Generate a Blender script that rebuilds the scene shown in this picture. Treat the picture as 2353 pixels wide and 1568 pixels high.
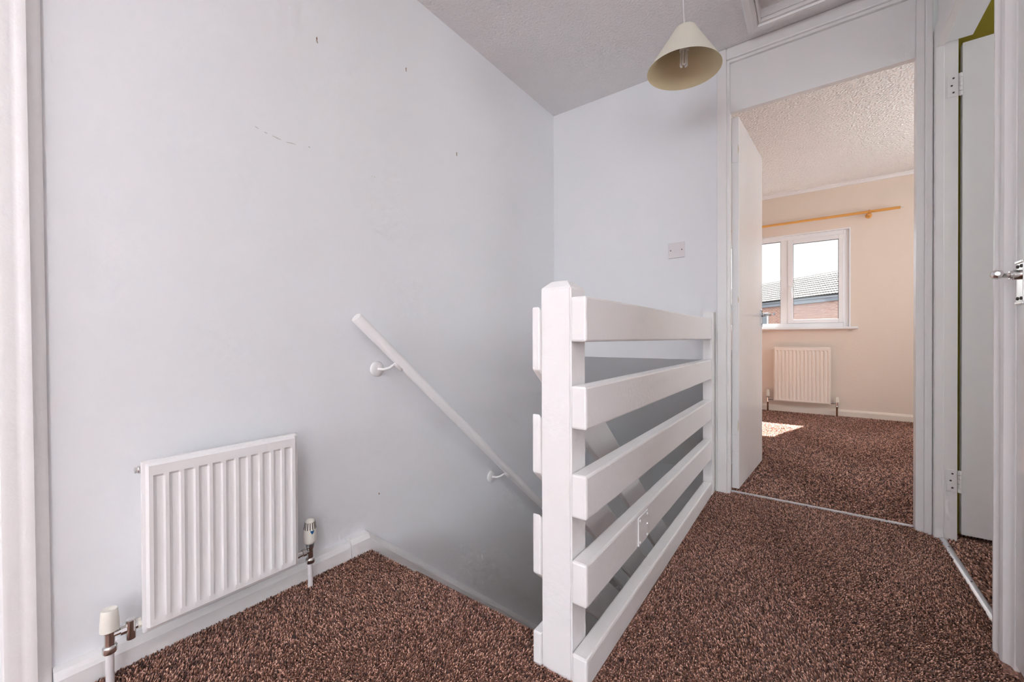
import bpy, bmesh, math, random
import numpy as np
from mathutils import Matrix, Vector

random.seed(7)
rng = np.random.default_rng(7)
for o in list(bpy.data.objects):
    bpy.data.objects.remove(o)
S = bpy.context.scene
C = S.collection

# ------------------------------------------------------------------ camera
CAM_H = 0.81
F_PX, YAW, PIT, ROL = 934.6, .6367, .0063, -.004
Fw = Vector((-math.sin(YAW)*math.cos(PIT), math.cos(YAW)*math.cos(PIT), -math.sin(PIT)))
Rt = Vector((math.cos(YAW), math.sin(YAW), 0))
Up = Rt.cross(Fw)
cR = Rt*math.cos(ROL) + Up*math.sin(ROL)
cU = -Rt*math.sin(ROL) + Up*math.cos(ROL)
cam_d = bpy.data.cameras.new('camera')
cam_d.sensor_width = 36
cam_d.lens = 36*F_PX/2353
cam_d.clip_start = .02
cam_d.clip_end = 400
cam = bpy.data.objects.new('camera', cam_d)
C.objects.link(cam)
M = Matrix.Identity(4)
for i in range(3):
    M[i][0], M[i][1], M[i][2] = cR[i], cU[i], -Fw[i]
M[2][3] = CAM_H
cam.matrix_world = M
S.camera = cam

# ------------------------------------------------------------------ sky, sun, window daylight, added rear fill
SKY_STRENGTH = 1.7
SUN_STRENGTH = 44.0
REAR_SIDE_W = 36.0
REAR_BACK_W = 66.0
FILL_UPLIGHT_W = 300.0
OLIVE_W = 6.0
HALL_W = 11.0
BED_SIDE_W = 16.0
w = bpy.data.worlds.new('sky')
S.world = w
w.use_nodes = True
nt = w.node_tree
nt.nodes.clear()
sky = nt.nodes.new('ShaderNodeTexSky')
sky.sky_type = 'HOSEK_WILKIE'
sky.turbidity = 4
sky.sun_direction = (.24, .64, .73)
mixn = nt.nodes.new('ShaderNodeMixRGB')
mixn.inputs[0].default_value = .8
mixn.inputs[2].default_value = (1, 1, 1, 1)
bg = nt.nodes.new('ShaderNodeBackground')
bg.inputs[1].default_value = SKY_STRENGTH
wo = nt.nodes.new('ShaderNodeOutputWorld')
nt.links.new(sky.outputs[0], mixn.inputs[1])
nt.links.new(mixn.outputs[0], bg.inputs[0])
nt.links.new(bg.outputs[0], wo.inputs[0])

sun_d = bpy.data.lights.new('sun', 'SUN')
sun_d.energy = SUN_STRENGTH
sun_d.angle = math.radians(.6)
sun_d.color = (1, .96, .91)
sun = bpy.data.objects.new('sun', sun_d)
C.objects.link(sun)
sun.rotation_euler = Vector((-.255, -.80, -.97)).to_track_quat('-Z', 'Y').to_euler()

def area(name, loc, direction, sx, sy, watts, col=(1, 1, 1), portal=False):
    d = bpy.data.lights.new(name, 'AREA')
    d.shape = 'RECTANGLE'
    d.size, d.size_y = sx, sy
    d.energy = watts
    d.color = col
    if portal:
        d.cycles.is_portal = True
    o = bpy.data.objects.new(name, d)
    o.location = loc
    o.rotation_euler = Vector(direction).to_track_quat('-Z', 'Z').to_euler()
    C.objects.link(o)
    return o
# added fill lamps in two made-up windows of the unseen room behind
area('rear_side_fill', (2.22, -2.2, 1.45), (-1, 0, 0), 1.9, 1.3, REAR_SIDE_W, (.855, .94, 1))
area('rear_back_fill', (.30, -5.12, 1.45), (0, 1, 0), 2.2, 1.3, REAR_BACK_W, (.855, .94, 1))
area('daylight_bedroom_side_window', (1.77, 3.9, 1.45), (-1, 0, 0), 1.3, 1.1, BED_SIDE_W, (.88, .96, 1))
area('daylight_olive_room_window', (2.19, 1.92, 1.4), (-1, 0, 0), .6, .9, OLIVE_W, (.88, .95, 1))
area('daylight_front_door', (1.83, 4.1, -1.45), (-1, 0, 0), .5, 1.0, HALL_W, (.78, .91, 1))
area('window_portal', (-.35, 5.50, 1.42), (0, -1, 0), 1.3, 1.0, 1, portal=True)

S.view_settings.view_transform = 'Standard'
S.view_settings.look = 'None'
S.view_settings.gamma = 1
S.view_settings.use_curve_mapping = False
S.view_settings.exposure = 0.20
S.cycles.use_denoising = True
S.cycles.max_bounces = 7
S.cycles.diffuse_bounces = 5
S.cycles.adaptive_min_samples = 16
S.cycles.use_adaptive_sampling = True
S.cycles.adaptive_threshold = .12
S.cycles.sample_clamp_indirect = 30

# ------------------------------------------------------------------ materials
def mat(name, col, rough=.5, metal=0, spec=.5, bump=None, tone=None, coat=0, trans=0):
    """bump=(scale, distance, detail); tone=(scale, colour2, amount) gives slow tint variation"""
    m = bpy.data.materials.new(name)
    m.use_nodes = True
    n = m.node_tree.nodes
    l = m.node_tree.links
    b = n['Principled BSDF']
    b.inputs['Base Color'].default_value = (*col, 1)
    b.inputs['Roughness'].default_value = rough
    b.inputs['Metallic'].default_value = metal
    b.inputs['Specular IOR Level'].default_value = spec
    b.inputs['Coat Weight'].default_value = coat
    b.inputs['Transmission Weight'].default_value = trans
    tc = n.new('ShaderNodeTexCoord')
    if bump:
        nz = n.new('ShaderNodeTexNoise')
        nz.inputs['Scale'].default_value = bump[0]
        nz.inputs['Detail'].default_value = bump[2] if len(bump) > 2 else 3
        bp = n.new('ShaderNodeBump')
        bp.inputs['Strength'].default_value = 1
        bp.inputs['Distance'].default_value = bump[1]
        l.new(tc.outputs['Object'], nz.inputs['Vector'])
        l.new(nz.outputs[0], bp.inputs['Height'])
        l.new(bp.outputs[0], b.inputs['Normal'])
    if tone:
        nz2 = n.new('ShaderNodeTexNoise')
        nz2.inputs['Scale'].default_value = tone[0]
        nz2.inputs['Detail'].default_value = 4
        mx = n.new('ShaderNodeMixRGB')
        mp = n.new('ShaderNodeMath')
        mp.operation = 'MULTIPLY'
        mp.inputs[1].default_value = tone[2]
        mx.inputs[1].default_value = (*col, 1)
        mx.inputs[2].default_value = (*tone[1], 1)
        l.new(tc.outputs['Object'], nz2.inputs['Vector'])
        l.new(nz2.outputs[0], mp.inputs[0])
        l.new(mp.outputs[0], mx.inputs[0])
        l.new(mx.outputs[0], b.inputs['Base Color'])
    return m

WALL = mat('white_emulsion', (.855, .86, .885), .75, spec=.25, bump=(40, .0006, 3), tone=(1.6, (.82, .825, .835), .7))
PAINT = mat('white_gloss_paint', (.86, .84, .84), .30, bump=(38, .0006, 3), tone=(5, (.83, .80, .79), .5))
PAINT_OLD = mat('white_gloss_paint_textured', (.86, .84, .84), .34, bump=(60, .0009, 4), tone=(5, (.83, .80, .79), .5))
DOORP = mat('white_door_gloss', (.85, .84, .85), .22, bump=(14, .0006, 3), tone=(3, (.82, .805, .80), .5))
CEIL = mat('ceiling_stipple', (.86, .84, .845), .85, spec=.2, bump=(95, .006, 5))
CREAM = mat('cream_emulsion', (.80, .715, .625), .8, spec=.2, bump=(60, .001, 3), tone=(1.5, (.80, .68, .60), .8))
OLIVE = mat('olive_emulsion', (.30, .235, .03), .8, spec=.2, bump=(50, .001, 3))
RADW = mat('radiator_enamel', (.86, .84, .84), .28, spec=.45)
RADC = mat('cream_radiator_enamel', (.82, .74, .66), .35)
CHROME = mat('chrome', (.72, .71, .70), .16, metal=1)
STEEL = mat('brushed_steel', (.55, .58, .62), .3, metal=1, bump=(200, .0004, 2))
DARKM = mat('dark_screw', (.10, .09, .085), .45, metal=.7)
PLAST = mat('ivory_plastic', (.82, .775, .70), .35)
WPLAST = mat('white_plastic', (.76, .715, .725), .35)
UPVC = mat('white_upvc', (.86, .86, .88), .25)
BLUE = mat('blue_print', (.03, .18, .42), .4)
SHADOWBLACK = mat('slot_black', (.02, .018, .016), .7)
COPPER = mat('tarnished_copper_pipe', (.16, .07, .035), .4, metal=.6)
PINE = mat('varnished_pine', (.80, .40, .10), .35, bump=(80, .0005), tone=(20, (.62, .28, .06), .8))
BRASS = mat('brass', (.75, .52, .2), .25, metal=1)
ALU = mat('aluminium_strip', (.74, .76, .80), .3, metal=1, bump=(150, .0005, 2))
SHADE_IN = mat('shade_inside_lit_tan', (.66, .56, .37), .7, spec=.2)  # tan of light through the fabric, put into the inside colour
GLASSTUBE = mat('frosted_tube', (.86, .83, .80), .25)
HOLE = mat('raw_plaster_hole', (.26, .15, .09), .9)
PLUG = mat('rawl_plug', (.48, .42, .38), .8)
SCUFF = mat('wall_scuff', (.60, .58, .55), .8)
FASCIA = mat('grey_fascia', (.33, .36, .42), .5)
TILE = mat('pale_roof_tile', (.25, .235, .225), .8, tone=(2, (.20, .185, .18), .8))
GROUND = mat('paving', (.06, .06, .06), .9)
STAIN = mat('old_paint_stain', (.66, .58, .46), .6)

def glass_mat():
    m = bpy.data.materials.new('window_glass')
    m.use_nodes = True
    n = m.node_tree.nodes
    l = m.node_tree.links
    n.remove(n['Principled BSDF'])
    tr = n.new('ShaderNodeBsdfTransparent')
    tr.inputs[0].default_value = (.97, .98, .98, 1)
    gl = n.new('ShaderNodeBsdfGlossy')
    gl.inputs['Roughness'].default_value = .02
    mx = n.new('ShaderNodeMixShader')
    mx.inputs[0].default_value = .01
    l.new(tr.outputs[0], mx.inputs[1])
    l.new(gl.outputs[0], mx.inputs[2])
    l.new(mx.outputs[0], n['Material Output'].inputs[0])
    return m
GLASS = glass_mat()

def shade_mat():
    m = mat('cream_shade_fabric', (.86, .82, .71), .8, spec=.15, bump=(300, .0004))
    b = m.node_tree.nodes['Principled BSDF']
    n = m.node_tree.nodes
    l = m.node_tree.links
    t = n.new('ShaderNodeBsdfTranslucent')
    t.inputs[0].default_value = (.85, .76, .55, 1)
    mx = n.new('ShaderNodeMixShader')
    mx.inputs[0].default_value = .12
    l.new(b.outputs[0], mx.inputs[1])
    l.new(t.outputs[0], mx.inputs[2])
    l.new(mx.outputs[0], n['Material Output'].inputs[0])
    return m
SHADE = shade_mat()

def artex_mat():
    m = mat('swirled_ceiling_texture', (.86, .865, .865), .9, spec=.15)
    n = m.node_tree.nodes
    l = m.node_tree.links
    tc = n.new('ShaderNodeTexCoord')
    vo = n.new('ShaderNodeTexVoronoi')
    vo.inputs['Scale'].default_value = 70
    nz = n.new('ShaderNodeTexNoise')
    nz.inputs['Scale'].default_value = 80
    nz.inputs['Detail'].default_value = 4
    ad = n.new('ShaderNodeMath')
    bp = n.new('ShaderNodeBump')
    bp.inputs['Distance'].default_value = .008
    l.new(tc.outputs['Object'], vo.inputs['Vector'])
    l.new(tc.outputs['Object'], nz.inputs['Vector'])
    l.new(vo.outputs['Distance'], ad.inputs[0])
    l.new(nz.outputs[0], ad.inputs[1])
    l.new(ad.outputs[0], bp.inputs['Height'])
    l.new(bp.outputs[0], n['Principled BSDF'].inputs['Normal'])
    return m
ARTEX = artex_mat()

def brick_mat():
    m = mat('red_brick', (.4, .17, .12), .9, spec=.2)
    n = m.node_tree.nodes
    l = m.node_tree.links
    tc = n.new('ShaderNodeTexCoord')
    br = n.new('ShaderNodeTexBrick')
    br.inputs['Color1'].default_value = (.46, .20, .16, 1)
    br.inputs['Color2'].default_value = (.58, .30, .22, 1)
    br.inputs['Mortar'].default_value = (.62, .55, .50, 1)
    br.inputs['Scale'].default_value = 1
    br.inputs['Mortar Size'].default_value = .012
    br.inputs['Brick Width'].default_value = .225
    br.inputs['Row Height'].default_value = .075
    mp = n.new('ShaderNodeMapping')
    mp.inputs['Rotation'].default_value = (math.radians(-90), 0, 0)
    l.new(tc.outputs['Object'], mp.inputs[0])
    l.new(mp.outputs[0], br.inputs[0])
    l.new(br.outputs[0], n['Principled BSDF'].inputs['Base Color'])
    return m
BRICK = brick_mat()

def carpet_mats():
    ms = []
    for nm, use_attr in (('carpet_tufts', True), ('carpet_backing', False)):
        m = mat(nm, (.05, .02, .015), .75, spec=.25)
        n = m.node_tree.nodes
        l = m.node_tree.links
        b = n['Principled BSDF']
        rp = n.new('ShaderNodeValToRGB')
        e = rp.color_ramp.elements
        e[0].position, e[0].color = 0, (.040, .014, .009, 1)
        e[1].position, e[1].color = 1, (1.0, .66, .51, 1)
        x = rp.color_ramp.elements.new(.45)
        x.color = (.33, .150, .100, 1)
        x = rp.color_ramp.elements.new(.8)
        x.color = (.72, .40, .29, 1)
        if use_attr:
            at = n.new('ShaderNodeAttribute')
            at.attribute_name = 'tone'
            l.new(at.outputs['Fac'], rp.inputs[0])
        else:
            tc = n.new('ShaderNodeTexCoord')
            nz = n.new('ShaderNodeTexNoise')
            nz.inputs['Scale'].default_value = 170
            nz.inputs['Detail'].default_value = 2
            l.new(tc.outputs['Object'], nz.inputs['Vector'])
            l.new(nz.outputs[0], rp.inputs[0])
            bp = n.new('ShaderNodeBump')
            bp.inputs['Distance'].default_value = .01
            l.new(nz.outputs[0], bp.inputs['Height'])
            l.new(bp.outputs[0], b.inputs['Normal'])
        l.new(rp.outputs[0], b.inputs['Base Color'])
        b.inputs['Sheen Weight'].default_value = .22
        b.inputs['Sheen Roughness'].default_value = .4
        b.inputs['Sheen Tint'].default_value = (.82, .82, .95, 1)
        ms.append(m)
    return ms
TUFT, BACKING = carpet_mats()

# ------------------------------------------------------------------ mesh helpers
def bm_box(bm, x0, x1, y0, y1, z0, z1, bevel=0, seg=2):
    r = bmesh.ops.create_cube(bm, size=1)
    vs = r['verts']
    for v in vs:
        v.co = Vector(((x0+x1)/2 + v.co.x*(x1-x0), (y0+y1)/2 + v.co.y*(y1-y0), (z0+z1)/2 + v.co.z*(z1-z0)))
    if bevel:
        es = {e for v in vs for e in v.link_edges}
        bmesh.ops.bevel(bm, geom=list(es), offset=bevel, segments=seg, affect='EDGES', profile=.5)

def bm_prism(bm, pts, axis, a0, a1, bevel=0, seg=2):
    """extrude a 2-D polygon: axis 'x' -> pts are (y,z); 'y' -> (x,z); 'z' -> (x,y)"""
    def P(p, a):
        return {'x': (a, p[0], p[1]), 'y': (p[0], a, p[1]), 'z': (p[0], p[1], a)}[axis]
    A = [bm.verts.new(P(p, a0)) for p in pts]
    B = [bm.verts.new(P(p, a1)) for p in pts]
    fs = [bm.faces.new(A), bm.faces.new(B[::-1])]
    k = len(pts)
    for i in range(k):
        fs.append(bm.faces.new((A[i], B[i], B[(i+1) % k], A[(i+1) % k])))
    bmesh.ops.recalc_face_normals(bm, faces=fs)
    if bevel:
        es = {e for f in fs for e in f.edges}
        bmesh.ops.bevel(bm, geom=list(es), offset=bevel, segments=seg, affect='EDGES', profile=.5)

def bm_lathe(bm, prof, n=24, mtx=None, cap=True):
    """prof: list of (r, z) around local z"""
    mtx = mtx or Matrix.Identity(4)
    rings = []
    for r, z in prof:
        rings.append([bm.verts.new(mtx @ Vector((r*math.cos(2*math.pi*i/n), r*math.sin(2*math.pi*i/n), z))) for i in range(n)])
    fs = []
    for a, b in zip(rings, rings[1:]):
        for i in range(n):
            fs.append(bm.faces.new((a[i], a[(i+1) % n], b[(i+1) % n], b[i])))
    if cap:
        if prof[0][0] > 1e-5:
            fs.append(bm.faces.new(rings[0][::-1]))
        if prof[-1][0] > 1e-5:
            fs.append(bm.faces.new(rings[-1]))
    bmesh.ops.recalc_face_normals(bm, faces=fs)

def bm_tube(bm, pts, r, n=14):
    pts = [Vector(p) for p in pts]
    rr = r if isinstance(r, (list, tuple)) else [r]*len(pts)
    rings = []
    up = Vector((0, 0, 1))
    d0 = (pts[1]-pts[0]).normalized()
    u = up.cross(d0)
    if u.length < 1e-3:
        u = Vector((1, 0, 0)).cross(d0)
    u.normalize()
    for i, p in enumerate(pts):
        d = (pts[min(i+1, len(pts)-1)] - pts[max(i-1, 0)]).normalized()
        u = (u - d*u.dot(d)).normalized()
        v = d.cross(u)
        rings.append([bm.verts.new(p + (u*math.cos(2*math.pi*k/n) + v*math.sin(2*math.pi*k/n))*rr[i]) for k in range(n)])
    fs = []
    for a, b in zip(rings, rings[1:]):
        for i in range(n):
            fs.append(bm.faces.new((a[i], a[(i+1) % n], b[(i+1) % n], b[i])))
    fs.append(bm.faces.new(rings[0][::-1]))
    fs.append(bm.faces.new(rings[-1]))
    bmesh.ops.recalc_face_normals(bm, faces=fs)

def rot_to(direction, loc):
    """matrix sending local +z to direction at loc"""
    q = Vector(direction).to_track_quat('Z', 'Y')
    return Matrix.Translation(loc) @ q.to_matrix().to_4x4()

def obj(name, bm, m, parent=None, local=False, smooth=None):
    """link a bmesh as one object; world coordinates unless local=True (then in the parent's frame)"""
    me = bpy.data.meshes.new(name)
    bm.to_mesh(me)
    bm.free()
    me.materials.append(m)
    if smooth is not None:
        me.shade_smooth()
        if smooth < 180:
            me.set_sharp_from_angle(angle=math.radians(smooth))
    o = bpy.data.objects.new(name, me)
    C.objects.link(o)
    if parent is not None:
        o.parent = parent
        if not local and parent.parent is None:
            o.matrix_parent_inverse = parent.matrix_basis.inverted()
    return o

def tag(o, label, cat, group=None, kind=None):
    o['label'] = label
    o['category'] = cat
    if group:
        o['group'] = group
    if kind:
        o['kind'] = kind
    return o

def thing(name, label, cat, loc, rz=0, group=None, kind=None):
    o = bpy.data.objects.new(name, None)
    o.empty_display_size = .05
    o.location = loc
    o.rotation_euler = (0, 0, rz)
    o.matrix_basis = Matrix.Translation(loc) @ Matrix.Rotation(rz, 4, 'Z')
    C.objects.link(o)
    return tag(o, label, cat, group, kind)

def box(name, m, x0, x1, y0, y1, z0, z1, parent=None, bevel=0, seg=2, local=False):
    bm = bmesh.new()
    bm_box(bm, x0, x1, y0, y1, z0, z1, bevel, seg)
    return obj(name, bm, m, parent, local)

def boxes(name, m, lst, parent=None, bevel=0):
    bm = bmesh.new()
    for b in lst:
        bm_box(bm, *b, bevel=bevel)
    return obj(name, bm, m, parent)

def struct(o, label, cat):
    return tag(o, label, cat, kind='structure')

# ------------------------------------------------------------------ the setting
XW, YW, HC = -1.407, 2.385, 2.308          # left wall, far wall, landing ceiling
HB = 2.39                                   # bedroom ceiling
YB = 5.38                                   # bedroom window wall
NOSE = .937                                 # top step nosing
SLOPE = -.88

wl = struct(boxes('wall_left', WALL, [
    (-1.60, XW, -5.25, 2.445, -2.5, 2.36),
    (-1.60, XW, 2.445, 4.85, -2.5, .70)]), 'tall white left wall carrying the stair handrail and small radiator', 'wall')
struct(boxes('wall_far', WALL, [
    (XW, -.361, YW, 2.445, .725, 2.42)]), 'white far wall with the light switch above the stairwell', 'wall')
bm = bmesh.new()
bm_prism(bm, [(YW, .691), (3.60, -.27), (3.60, .725), (YW, .725)], 'x', XW, -.42)
struct(obj('trim_1', bm, WALL), 'sloping shaded bulkhead soffit over the stairs below the far wall', 'bulkhead')
struct(boxes('wall_right', WALL, [
    (.405, .50, .74, 1.60, 1.99, HC), (.405, .50, 1.60, 2.345, 1.985, HC)]),
    'white right wall above the two side doors', 'wall')
struct(boxes('wall_partition', WALL, [(.395, 2.2, 2.435, 2.462, -.02, 2.42)]),
       'white partition between bedroom and olive room', 'wall')
struct(boxes('wall_olive', OLIVE, [
    (.465, 2.2, 2.428, 2.4345, 0, 2.42), ]), 'dark olive painted wall seen above the right-hand open door', 'wall')
struct(boxes('wall_side_room', WALL, [
    (2.2, 2.26, 1.48, 2.43, 0, .95), (2.2, 2.26, 1.48, 2.43, 1.85, 2.42), (2.2, 2.26, 1.48, 1.62, .95, 1.85), (2.2, 2.26, 2.22, 2.43, .95, 1.85), (.50, 2.2, 1.48, 1.545, 0, 2.42),
    (.46, 2.2, 1.48, 2.43, 2.37, 2.42)]), 'white walls and window of the side room', 'wall')
# unseen room behind the camera, window openings added for the fill lamps
struct(boxes('wall_back', WALL, [
    (XW, -.8, -5.25, -5.1, 0, HC), (1.4, 2.35, -5.25, -5.1, 0, HC), (-.8, 1.4, -5.25, -5.1, 0, .8), (-.8, 1.4, -5.25, -5.1, 2.1, HC),
    (2.2, 2.35, -5.1, -3.15, 0, HC), (2.2, 2.35, -1.25, .70, 0, HC), (2.2, 2.35, -3.15, -1.25, 0, .8), (2.2, 2.35, -3.15, -1.25, 2.1, HC),
    (.51, 2.35, .60, .70, 0, HC)]), 'white walls of the unseen room behind the viewer', 'wall')
struct(boxes('ceiling', CEIL, [
    (-1.6, 2.35, -5.25, .7, HC, 2.37), (-1.6, .5, .7, 1.62, HC, 2.37), (-1.6, -.205, 1.62, 2.43, HC, 2.37), (.315, .50, 1.62, 2.40, HC, 2.37),
    (-.205, .315, 2.235, 2.43, HC, 2.37)]), 'pale grey stippled landing ceiling', 'ceiling')
# floors (carpet backing; the pile follows further down)
FZ = -.007
struct(boxes('floor', BACKING, [
    (XW, 2.3, -5.2, .69, -.27, FZ), (XW, .52, .69, NOSE-.012, -.27, FZ), (-.455, .52, NOSE-.012, 2.415, -.27, FZ),
    (.52, 2.2, 1.5, 2.43, -.27, FZ)]), 'brown carpeted landing floor', 'floor')
struct(boxes('floor_bedroom', BACKING, [
    (-.42, 2.0, 2.43, YB, -.27, FZ), (XW, -.42, 3.60, YB, -.27, FZ)]), 'brown carpeted bedroom floor beyond the doorway', 'floor')
# bedroom shell
struct(boxes('wall_bedroom_window', CREAM, [
    (-1.6, -1.02, YB, 5.48, -.27, 2.45), (.31, 2.0, YB, 5.48, -.27, 2.45), (-1.02, .31, YB, 5.48, -.27, .916), (-1.02, .31, YB, 5.48, 1.929, 2.45)]),
    'cream bedroom wall with window and radiator', 'wall')
struct(boxes('wall_bedroom_side', CREAM, [
    (1.75, 1.85, 2.46, 3.25, -.02, 2.42), (1.75, 1.85, 4.55, YB, -.02, 2.42), (1.75, 1.85, 3.25, 4.55, -.02, .9), (1.75, 1.85, 3.25, 4.55, 2.0, 2.42), (-1.6, -1.398, 2.445, 3.60, .726, 2.42), (-1.6, -1.398, 3.60, YB, 0, 2.42)]),
    'cream bedroom side walls', 'wall')
struct(boxes('ceiling_bedroom', ARTEX, [(-1.6, 1.85, 2.44, 5.5, HB, 2.45)]), 'white rough textured bedroom ceiling', 'ceiling')
# lower hall
struct(boxes('wall_hall', WALL, [
    (-1.6, 1.9, 4.75, 4.85, -2.5, -.27),
    (1.8, 1.9, .4, 3.7, -2.5, -.27), (1.8, 1.9, 4.5, 4.75, -2.5, -.27), (-1.6, 1.9, .3, .4, -2.5, -.27)]), 'white downstairs hall walls', 'wall')
struct(boxes('floor_hall', mat('hall_laminate', (.40, .30, .19), .5), [(-1.6, 1.9, .3, 4.85, -2.6, -2.5)]), 'tan laminate downstairs hall floor', 'floor')
struct(boxes('ground', GROUND, [(-60, 60, 4.9, 90, -2.75, -2.62)]), 'grey paved ground outside', 'ground')

# ------------------------------------------------------------------ skirting and wall marks
def skirt_profile(h, t):
    return [(0, -.01), (t, -.01), (t, h-.020), (t-.004, h-.012), (t-.010, h-.003), (.004, h), (0, h)]
def skirt_x(name, m, xw, y0, y1, h, t, label, parent=None):
    """skirting on a wall facing +x, running along y"""
    bm = bmesh.new()
    bm_prism(bm, [(xw+a, z) for a, z in skirt_profile(h, t)], 'y', y0, y1)
    o = obj(name, bm, m, parent)
    return struct(o, label, 'skirting') if parent is None else o

bl = skirt_x('baseboard_left', PAINT_OLD, XW, .118, .852, .056, .033, 'white skirting board under the landing radiator')
# the short proud return piece at the head of the stair and the sloping wall string
bm = bmesh.new()
bm_prism(bm, [(XW+a, z) for a, z in skirt_profile(.064, .036)], 'y', .854, .93)
obj('return_piece', bm, PAINT_OLD, bl)
bm = bmesh.new()
prof = [(0, -.26), (.030, -.26), (.030, .036), (.026, .044), (.007, .066), (0, .067)]
A = [bm.verts.new((XW+x, .931, z)) for x, z in prof]
B = [bm.verts.new((XW+x, 3.60, z+SLOPE*2.67)) for x, z in prof]
fs = [bm.faces.new(A), bm.faces.new(B[::-1])]
for i in range(len(prof)):
    j = (i+1) % len(prof)
    fs.append(bm.faces.new((A[i], B[i], B[j], A[j])))
bmesh.ops.recalc_face_normals(bm, faces=fs)
struct(obj('trim_2', bm, PAINT), 'white sloping string board following the stairs down the left wall', 'stair string')

def mark(name, y, z, dy, dz, m, tilt=0, thick=.0009):
    bm = bmesh.new()
    n = 9
    pts = []
    for i in range(n):
        a = 2*math.pi*i/n
        r = 1 + random.uniform(-.3, .3)
        py, pz = dy*r*math.cos(a), dz*r*math.sin(a)
        c, s_ = math.cos(tilt), math.sin(tilt)
        pts.append((y+py*c-pz*s_, z+py*s_+pz*c))
    bm_prism(bm, pts, 'x', XW-.002, XW+thick)
    return obj(name, bm, m, wl)
for y, z, k in ((.752, 1.870, 1.0), (1.144, 1.971, .85), (1.451, 1.720, .9)):
    mark('plug_hole', y, z, .0024*k, .0075*k, HOLE, .05)
    mark('filler_smear', y+.0005, z-.009*k, .0038*k, .0055*k, PLUG, .05, .0006)
for y, z, dy, t in ((.557, 1.477, .006, -.3), (.583, 1.471, .004, -.2), (.615, 1.468, .014, -.15), (.662, 1.468, .020, .12), (.722, 1.478, .004, -.2), (.973, 1.455, .003, 0), (.985, 1.457, .003, 0)):
    mark('scuff', y, z, dy, .0016, SCUFF, t, .0006)
mark('chip', .996, .185, .0022, .0036, HOLE, .3)

# ------------------------------------------------------------------ architrave at the left edge of the view
def ogee(w, t):
    return [(0, 0), (w, 0), (w, .35*t), (w-.006, .55*t), (w-.018, .72*t), (w-.022, .98*t), (w-.032, t), (w-.038, .86*t), (w-.046, .82*t), (.012, .9*t), (.004, .8*t), (0, .5*t)]
bm = bmesh.new()
rings = []
for z in (-.01, 2.02):
    rings.append([bm.verts.new((XW+b, .045+a-.0045*z, z)) for a, b in ogee(.072, .024)])
k = len(rings[0])
fs = [bm.faces.new(rings[0]), bm.faces.new(rings[1][::-1])]
for i in range(k):
    fs.append(bm.faces.new((rings[0][i], rings[0][(i+1) % k], rings[1][(i+1) % k], rings[1][i])))
bmesh.ops.recalc_face_normals(bm, faces=fs)
struct(obj('trim_3', bm, PAINT_OLD, smooth=40), 'white moulded door architrave at the left edge beside the radiator', 'architrave')

# ------------------------------------------------------------------ bedroom doorway frame with panel over
XD0, XD1, HD = -.347, .3475, 1.984
fr = thing('trim_4', 'white bedroom door frame reaching the ceiling with a flat panel above', 'door frame', (0, 2.40, 0), kind='structure')
box('jamb', PAINT, XD0-.014, XD0, 2.377, 2.428, -.01, 2.25, fr, .0015)
box('jamb', PAINT, XD1, XD1+.025, 2.377, 2.428, -.01, 2.25, fr, .0015)
box('head', PAINT, XD0, XD1, 2.377, 2.428, 2.236, 2.250, fr, .0015)
box('over_panel', PAINT, XD0, XD1, 2.392, 2.425, HD, 2.236, fr, .0015)
box('architrave', PAINT, -.407, -.361, 2.366, 2.40, -.01, HC, fr, .005)
box('architrave', PAINT, -.361, .372, 2.366, 2.40, 2.250, HC, fr, .005)
box('architrave', PAINT, .3725, .396, 2.366, 2.43, -.01, HC, fr, .005)
# the joint strip between rail post and architrave
box('cover_strip', PAINT, -.4155, -.4075, 2.372, 2.40, -.005, .955, fr, .002)
# lining behind the jambs up to the bedroom side
box('lining', PAINT, XD0-.030, XD0-.0145, 2.40, 2.446, -.01, 2.42, fr)
box('lining', PAINT, XD1+.0255, XD1+.05, 2.40, 2.434, -.01, 2.42, fr)
box('lining', PAINT, XD0-.03, XD1+.05, 2.40, 2.446, 2.2505, 2.42, fr)

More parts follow.
